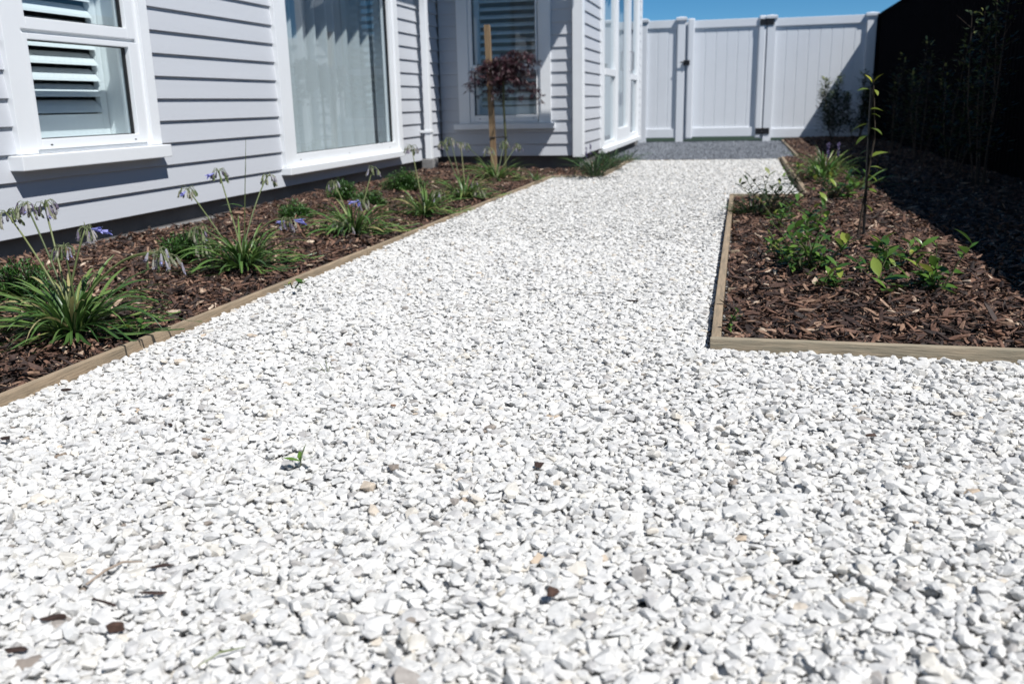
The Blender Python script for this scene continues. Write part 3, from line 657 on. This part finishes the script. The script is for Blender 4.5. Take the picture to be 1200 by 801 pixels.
# purple spikes of the lily turf
for (px, py, hh, lab) in ((687, 198, .16, 'purple flower spike at the foot of the corner board'), (692, 196, .2, 'taller purple flower spike beside the corner board')):
    g = gnd(px, py); mb = MB(); mb.tube([g, g+UP*hh*.6], [.002, .0015], 5, .3); o = mb.build('flower_spike', M['stalk']); tag(o, lab, 'flower spike')
    mb = MB()
    for i in range(60): mb.tube([(q := g+UP*(hh*.55+random.random()*.09)+rdir(-1, 1)*.006), q+rdir(-.2, .6)*.007], [.003, .001], 4, .7)
    mb.build('blossoms', ramp_mat('purple_blossoms', [(0, (.08, .06, .15)), (1, (.12, .1, .22))], .6), o)
for (px, lab) in ((968, 'dark purple flower spike left in the right bed clump'), (980, 'dark purple flower spike right in the right bed clump')):
    g = gnd(px, 212); mb = MB(); mb.tube([g, g+UP*.18], [.002, .0015], 5, .3); o = mb.build('flower_spike', M['stalk']); tag(o, lab, 'flower spike')
    mb = MB()
    for i in range(60): mb.tube([(q := g+UP*(.16+random.random()*.09)+rdir(-1, 1)*.008), q+rdir(-.2, .6)*.008], [.0035, .001], 4, .7)
    mb.build('blossoms', bpy.data.materials['purple_blossoms'], o)

# tall grass spike growing in the second clump
g = gnd(286, 300); mb = MB(); top = onY(288, 163, g.y+.05)
mb.tube([g, g.lerp(top, .5), top], [.0022, .0018, .0008], 5, .2); wd = mb.build('tall_grass_stem', M['stalk']); tag(wd, 'tall thin green grass stem rising from the agapanthus between the windows', 'grass stem')
mb = MB(); p = g.lerp(top, .60); leaf(mb, p, (top-g).normalized()+Vector((.02, 0, 0)), .095, .007, .3, .3, .05); p = g.lerp(top, .42)
for i in range(1): leaf(mb, p, Vector((-1, 0, .55)), .11, .006, .3, .3, 1.2)
mb.build('leaves', M['strap'], wd)

def mound(name, px, py, rad_, hgt, n, label, mt='buxus', lf=(.013, .0055), group=None, seed=0, z=.03):
    n = int(n*2.2)
    random.seed(seed); g = gnd(px, py, .04); root = empty(name, (g.x, g.y, z), label, 'shrub', group)
    sb_ = MB(); mb = MB()
    for i in range(max(8, n//28)):
        d = rdir(.15, 1); tip = Vector((g.x+d.x*rad_*random.uniform(.5, 1), g.y+d.y*rad_*random.uniform(.5, 1), z+max(.02, d.z*hgt*random.uniform(.75, 1.1))))
        b0 = Vector((g.x+d.x*.02, g.y+d.y*.02, z)); sb_.tube([b0, b0.lerp(tip, .5)+UP*.01, tip], [.003, .002, .001], 4)
        for k in range(28):
            t = random.uniform(.35, 1.03); p = b0.lerp(tip, t)+rdir(-1, 1)*.014
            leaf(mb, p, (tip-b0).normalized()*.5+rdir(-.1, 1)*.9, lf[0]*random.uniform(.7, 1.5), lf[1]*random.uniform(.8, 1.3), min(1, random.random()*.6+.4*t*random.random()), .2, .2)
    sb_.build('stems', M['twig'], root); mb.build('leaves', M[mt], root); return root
GB = 'small dense green shrubs at the back of the house bed'
mound('low_shrub', 26, 352, .15, .13, 1500, 'dense dark shrub behind the largest agapanthus at far left', group=GB, seed=31)
mound('low_shrub', 222, 300, .15, .11, 1300, 'dense green shrub left of the agapanthus between the windows', group=GB, seed=32)
mound('low_shrub', 346, 257, .12, .10, 1100, 'small dense green shrub under the left end of the large window', group=GB, seed=33)
mound('low_shrub', 405, 235, .14, .13, 1200, 'dense green shrub behind the agapanthus below the large window', group=GB, seed=34)
mound('low_shrub', 433, 240, .12, .10, 900, 'shaded green shrub between its two larger neighbours by the wall', group=GB, seed=39)
mound('low_shrub', 474, 222, .20, .14, 2600, 'brightest and widest green shrub left of the downpipe', group=GB, seed=35)

# leafy bushes of the right bed
def leafy(name, px, py, stems, label, Lf=.05, mt='glossy', hgt=.12, spread=.08, per=9, group=None, seed=0, lw=.42):
    if name == 'leafy_plant': stems = int(stems*1.2)+1; Lf *= 1.08; hgt *= 1.15; spread *= 1.25
    random.seed(seed); g = gnd(px, py, .04); root = empty(name, (g.x, g.y, .03), label, 'leafy plant', group); sb_ = MB(); mb = MB()
    for i in range(stems):
        d = rdir(.3, 1); b0 = Vector((g.x+random.uniform(-.5, .5)*spread*.6, g.y+random.uniform(-.5, .5)*spread*.6, .02))
        tip = b0+Vector((d.x*spread, d.y*spread, hgt*random.uniform(.35, 1.1))); sb_.tube([b0, b0.lerp(tip, .5)+Vector((0, 0, .012)), tip], [.0028, .0022, .0014], 5)
        q = random.random()*6
        for k in range(per):
            t = .35+.65*k/(per-1); q += 2.4; p = b0.lerp(tip, t); up = .25+.9*(k/(per-1))**2
            Lr = Lf*random.uniform(.4, 1.15)
            if random.random() < .18: continue
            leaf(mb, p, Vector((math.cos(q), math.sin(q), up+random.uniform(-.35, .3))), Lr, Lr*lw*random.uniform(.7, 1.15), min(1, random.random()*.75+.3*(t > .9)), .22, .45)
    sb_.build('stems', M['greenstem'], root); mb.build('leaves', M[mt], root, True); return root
GR = 'leafy green plants spread through the right bed'
leafy('leafy_plant', 898, 246, 16, 'dark bushy plant leaning over the rear board of the right bed', .045, 'olive', .16, .13, 12, GR, 41)
strappy('lily_turf', 882, 244, 70, .15, .008, 'dark grassy tuft at the rear left corner of the right bed', 'grass clump', mt='dstrap', seed=42, spread=.08)
leafy('leafy_plant', 915, 262, 6, 'small plant right of the dark bushy one', .045, 'glossy', .10, .08, 8, GR, 43)
leafy('leafy_plant', 918, 300, 6, 'pale green plant at the left of the right bed group', .04, 'glossy', .11, .06, 9, GR, 44)
leafy('leafy_plant', 948, 315, 16, 'widest bright green plant in the middle of the right bed', .055, 'glossy', .14, .13, 10, GR, 45)
leafy('leafy_plant', 972, 332, 5, 'short plant in front of the widest green plant', .05, 'glossy', .06, .07, 7, GR, 46)
leafy('leafy_plant', 985, 232, 16, 'leafy green plant at the foot of the tall thin stake', .055, 'glossy', .16, .14, 10, GR, 47)
leafy('leafy_plant', 950, 268, 7, 'small upright plant left of the stake base', .05, 'glossy', .12, .07, 8, GR, 48)
leafy('leafy_plant', 1022, 322, 5, 'low plant with round leaves left of the upright leaf cluster', .045, 'glossy', .08, .07, 7, GR, 49)
leafy('leafy_plant', 1052, 312, 6, 'plant with a bright upright leaf cluster near the shade line', .06, 'glossy', .13, .06, 8, GR, 50)
leafy('leafy_plant', 1045, 338, 3, 'single drooping glossy leaf plant nearest the front board', .07, 'glossy', .04, .06, 4, GR, 51)
leafy('leafy_plant', 1098, 338, 6, 'rightmost sunlit plant with upright leaves by the shade line', .065, 'glossy', .13, .06, 8, GR, 52)
leafy('leafy_plant', 940, 210, 8, 'low leafy plant beside the edging near the grey grit', .05, 'glossy', .10, .12, 8, GR, 53)
leafy('weed', 853, 378, 2, 'small green weed growing against the side board of the right bed', .028, 'glossy', .05, .03, 6, None, 54)
leafy('weed', 160, 385, 3, 'round leaved green weed beside the near end of the long edging', .035, 'glossy', .03, .04, 4, None, 55, .8)
leafy('weed', 346, 330, 3, 'low green weed between the second agapanthus and the edging', .030, 'glossy', .02, .05, 5, None, 56, .7)
random.seed(5); mb = MB(); g = gnd(352, 547, .008); g.z = GH(g.x, g.y)-.010
root = empty('seedling', (g.x, g.y, .01), 'small green seedling growing alone in the white gravel', 'seedling')
st = MB(); st.tube([g+UP*.0, g+Vector((.002, 0, .022))], [.0015, .001], 5); st.build('stem', M['greenstem'], root)
for d, l_ in ((Vector((-1, -.3, .35)), .032), (Vector((1, .1, .5)), .029), (Vector((.3, .1, 1.2)), .036), (Vector((-.4, .6, .6)), .022)): leaf(mb, g+Vector((.002, 0, .02)), d, l_, .010, .7, .2, .2)
mb.build('leaves', M['glossy'], root, True)

# tall thin staked sapling
random.seed(6); g = gnd(1012, 280, .03); top = onY(1022, 93, g.y)
mb = MB(); mb.tube([(g.x, g.y, -.02), (top.x, g.y, top.z-.03)], .0056, 8); o = mb.build('garden_stake', M['black']); tag(o, 'thin black stake standing upright in the right bed', 'stake')
sp = empty('sapling', (g.x-.02, g.y, .03), 'thin young tree with large yellow green leaves tied to the black stake', 'sapling')
mb = MB(); mb.tube([(g.x-.03, g.y-.01, .0), (g.x-.012, g.y-.012, .2), (g.x+.012, g.y-.012, .45), (top.x+.004, g.y-.01, top.z)], [.005, .004, .003, .002], 6); mb.build('trunk', M['twig'], sp)
mb = MB()
for (lx, ly, dx, dz, Ln, rr) in [(1022, 97, -.6, 1, .05, 1.), (1024, 97, .5, .9, .055, .95), (1025, 105, .5, -.4, .04, .8), (1019, 105, -1, .2, .055, .3), (1020, 128, 1, .15, .06, .55), (1021, 134, .8, .05, .05, .4), (1018, 145, -1, -.1, .085, .35), (1018, 158, -1, -.3, .07, .25), (1019, 150, 1, -.1, .07, .3), (1019, 185, 1, .55, .085, .7), (1017, 176, -1, -.2, .04, .3), (1017, 196, 1, .15, .07, .5), (1017, 205, 1, -.2, .06, .35), (1016, 215, -1, .3, .06, .45), (1016, 222, 1, .1, .05, .4), (1015, 232, -1, .1, .06, .4), (1014, 240, 1, -.4, .05, .75)]:
    p = onY(lx, ly, g.y-.01); leaf(mb, p, Vector((dx*.8, random.uniform(-.8, .3), dz)), Ln*.85, Ln*.46, rr*.8, .25, .7)
mb.build('leaves', M['yellowleaf'], sp, True)

# slim shrubs along the fence
def slim(px_base, X, Y, hgt, wid, n, label, seed, mt='olive', lf=.042):
    n = int(n*(2.4 if Y > 12 else 1.5)); random.seed(seed); root = empty('slim_shrub', (X, Y, .03), label, 'shrub', 'slim upright shrubs along the fences'); sb_ = MB(); mb = MB()
    ns = 5
    for i in range(ns):
        a = random.uniform(0, 6.28); b0 = Vector((X+math.cos(a)*.03, Y+math.sin(a)*.03, .02)); tip = Vector((X+math.cos(a)*wid*.55, Y+math.sin(a)*wid*.55, hgt*random.uniform(.72, 1)))
        if i == 0: tip = Vector((X+random.uniform(-.04, .04), Y, hgt*1.04))
        mid = b0.lerp(tip, .5)+Vector((math.cos(a), math.sin(a), 0))*.03; sb_.tube([b0, mid, tip], [.006, .004, .0015], 5)
        for k in range(n//ns):
            t = random.uniform(.18, 1); p = (b0.lerp(mid, t*2) if t < .5 else mid.lerp(tip, t*2-1)); off = rdir(-.3, .8)*random.uniform(.01, wid*.55*(1.05-t*.75))
            leaf(mb, p+off, off.normalized()+UP*.3, lf*random.uniform(.6, 1.2), lf*.42, min(1, random.random()*.78+(.35 if t > .88 else 0)), .2, .3)  # leaves near the tips coloured brighter to imitate sunlight on them
        for k in range(9):
            t = random.uniform(.2, .95); p = (b0.lerp(mid, t*2) if t < .5 else mid.lerp(tip, t*2-1)); sb_.tube([p, p+rdir(.1, .8)*wid*.5], [.002, .001], 4)
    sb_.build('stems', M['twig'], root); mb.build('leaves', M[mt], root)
slim(0, 1.20, 12.9, .82, .34, 1000, 'left of the two slim shrubs in front of the white fence', 61)
slim(0, 1.46, 12.8, .86, .30, 900, 'right of the two slim shrubs in front of the white fence', 62)
slim(0, 1.45, 9.6, .92, .28, 420, 'farthest slim shrub shaded by the black fence', 63)
slim(0, 1.45, 8.3, .98, .28, 420, 'slim shrub second farthest along the black fence', 64)
slim(0, 1.45, 7.0, .92, .28, 420, 'slim shrub in the middle of the black fence row', 65)
slim(0, 1.46, 6.25, 1.18, .26, 420, 'tallest slim shrub against the black fence', 66)
slim(0, 1.55, 4.75, .72, .32, 500, 'nearest slim shrub at the right edge in deep shade', 67)

# ---------------------------------------------------------------- staked maple
random.seed(12); YM = 7.62
g = Vector((-2.035, YM, .03)); topc = Vector((-2.07, YM, 1.235))
mb = MB(); hw = .022; a = g; b_ = topc
V = [(p.x+sx*hw, p.y+sy*hw, p.z) for p in (Vector((g.x, g.y, -.1)), topc) for sx, sy in ((-1, -1), (1, -1), (1, 1), (-1, 1))]
mb.add(V, [(3, 2, 1, 0), (4, 5, 6, 7), (0, 1, 5, 4), (1, 2, 6, 5), (2, 3, 7, 6), (3, 0, 4, 7)])
tag(mb.build('wooden_stake', M['timber_z']), 'square timber stake holding the purple maple', 'stake')
mp = empty('japanese_maple', (-1.95, YM, .03), 'small purple weeping maple on a thin trunk beside its timber stake', 'tree')
gt_ = Vector((-1.955, YM+.03, .02)); kt = Vector((-1.945, YM+.02, .80))
mb = MB(); mb.tube([gt_, Vector((-1.94, YM+.03, .3)), Vector((-1.95, YM+.02, .6)), kt], [.012, .010, .009, .010], 8); mb.build('trunk', M['greenstem'], mp)
mb = MB()
for z in (.33,): mb.tube([(-2.065, YM-.03, z), (-1.93, YM-.01, z), (-1.93, YM+.05, z+.004), (-2.06, YM+.03, z)], .005, 6)
mb.build('tie', M['black'], mp)
br = MB(); lm = MB(); tips = []
for i in range(64):
    a = random.uniform(0, 2*math.pi); R_ = random.uniform(.08, .32); pk = random.uniform(.08, .26)
    tip = kt+Vector((math.cos(a)*R_*1.05+.02, math.sin(a)*R_*.8, random.uniform(-.18, .19)))
    if i == 0: tip = Vector((-2.27, YM-.02, .69))
    if i == 1: tip = Vector((-2.23, YM-.05, .76))
    if i in (2, 3): tip = Vector((-1.68, YM-.02, .92+.04*i-.08))
    m1 = kt.lerp(tip, .5)+UP*pk; pts = [kt*(1-t)**2+m1*2*t*(1-t)+tip*t*t for t in [k/8 for k in range(9)]]
    br.tube(pts, [.004-.0004*k for k in range(9)], 5)
    for k in range(20):
        t = random.uniform(.3, 1.04); p = kt*(1-t)**2+m1*2*t*(1-t)+tip*t*t+rdir(-1, 1)*.028
        d0 = rdir(-.9, .1); s_ = d0.cross(UP).normalized(); r_ = random.random()
        for q in range(-3, 4):
            dd = (d0*math.cos(q*.42)+s_*math.sin(q*.42)); leaf(lm, p, dd+Vector((0, 0, -.2)), .056*(1-abs(q)*.12)*random.uniform(.8, 1.1), .0042, r_, .1, .6)
br.build('branches', M['twig'], mp); lm.build('leaves', M['maple'], mp)
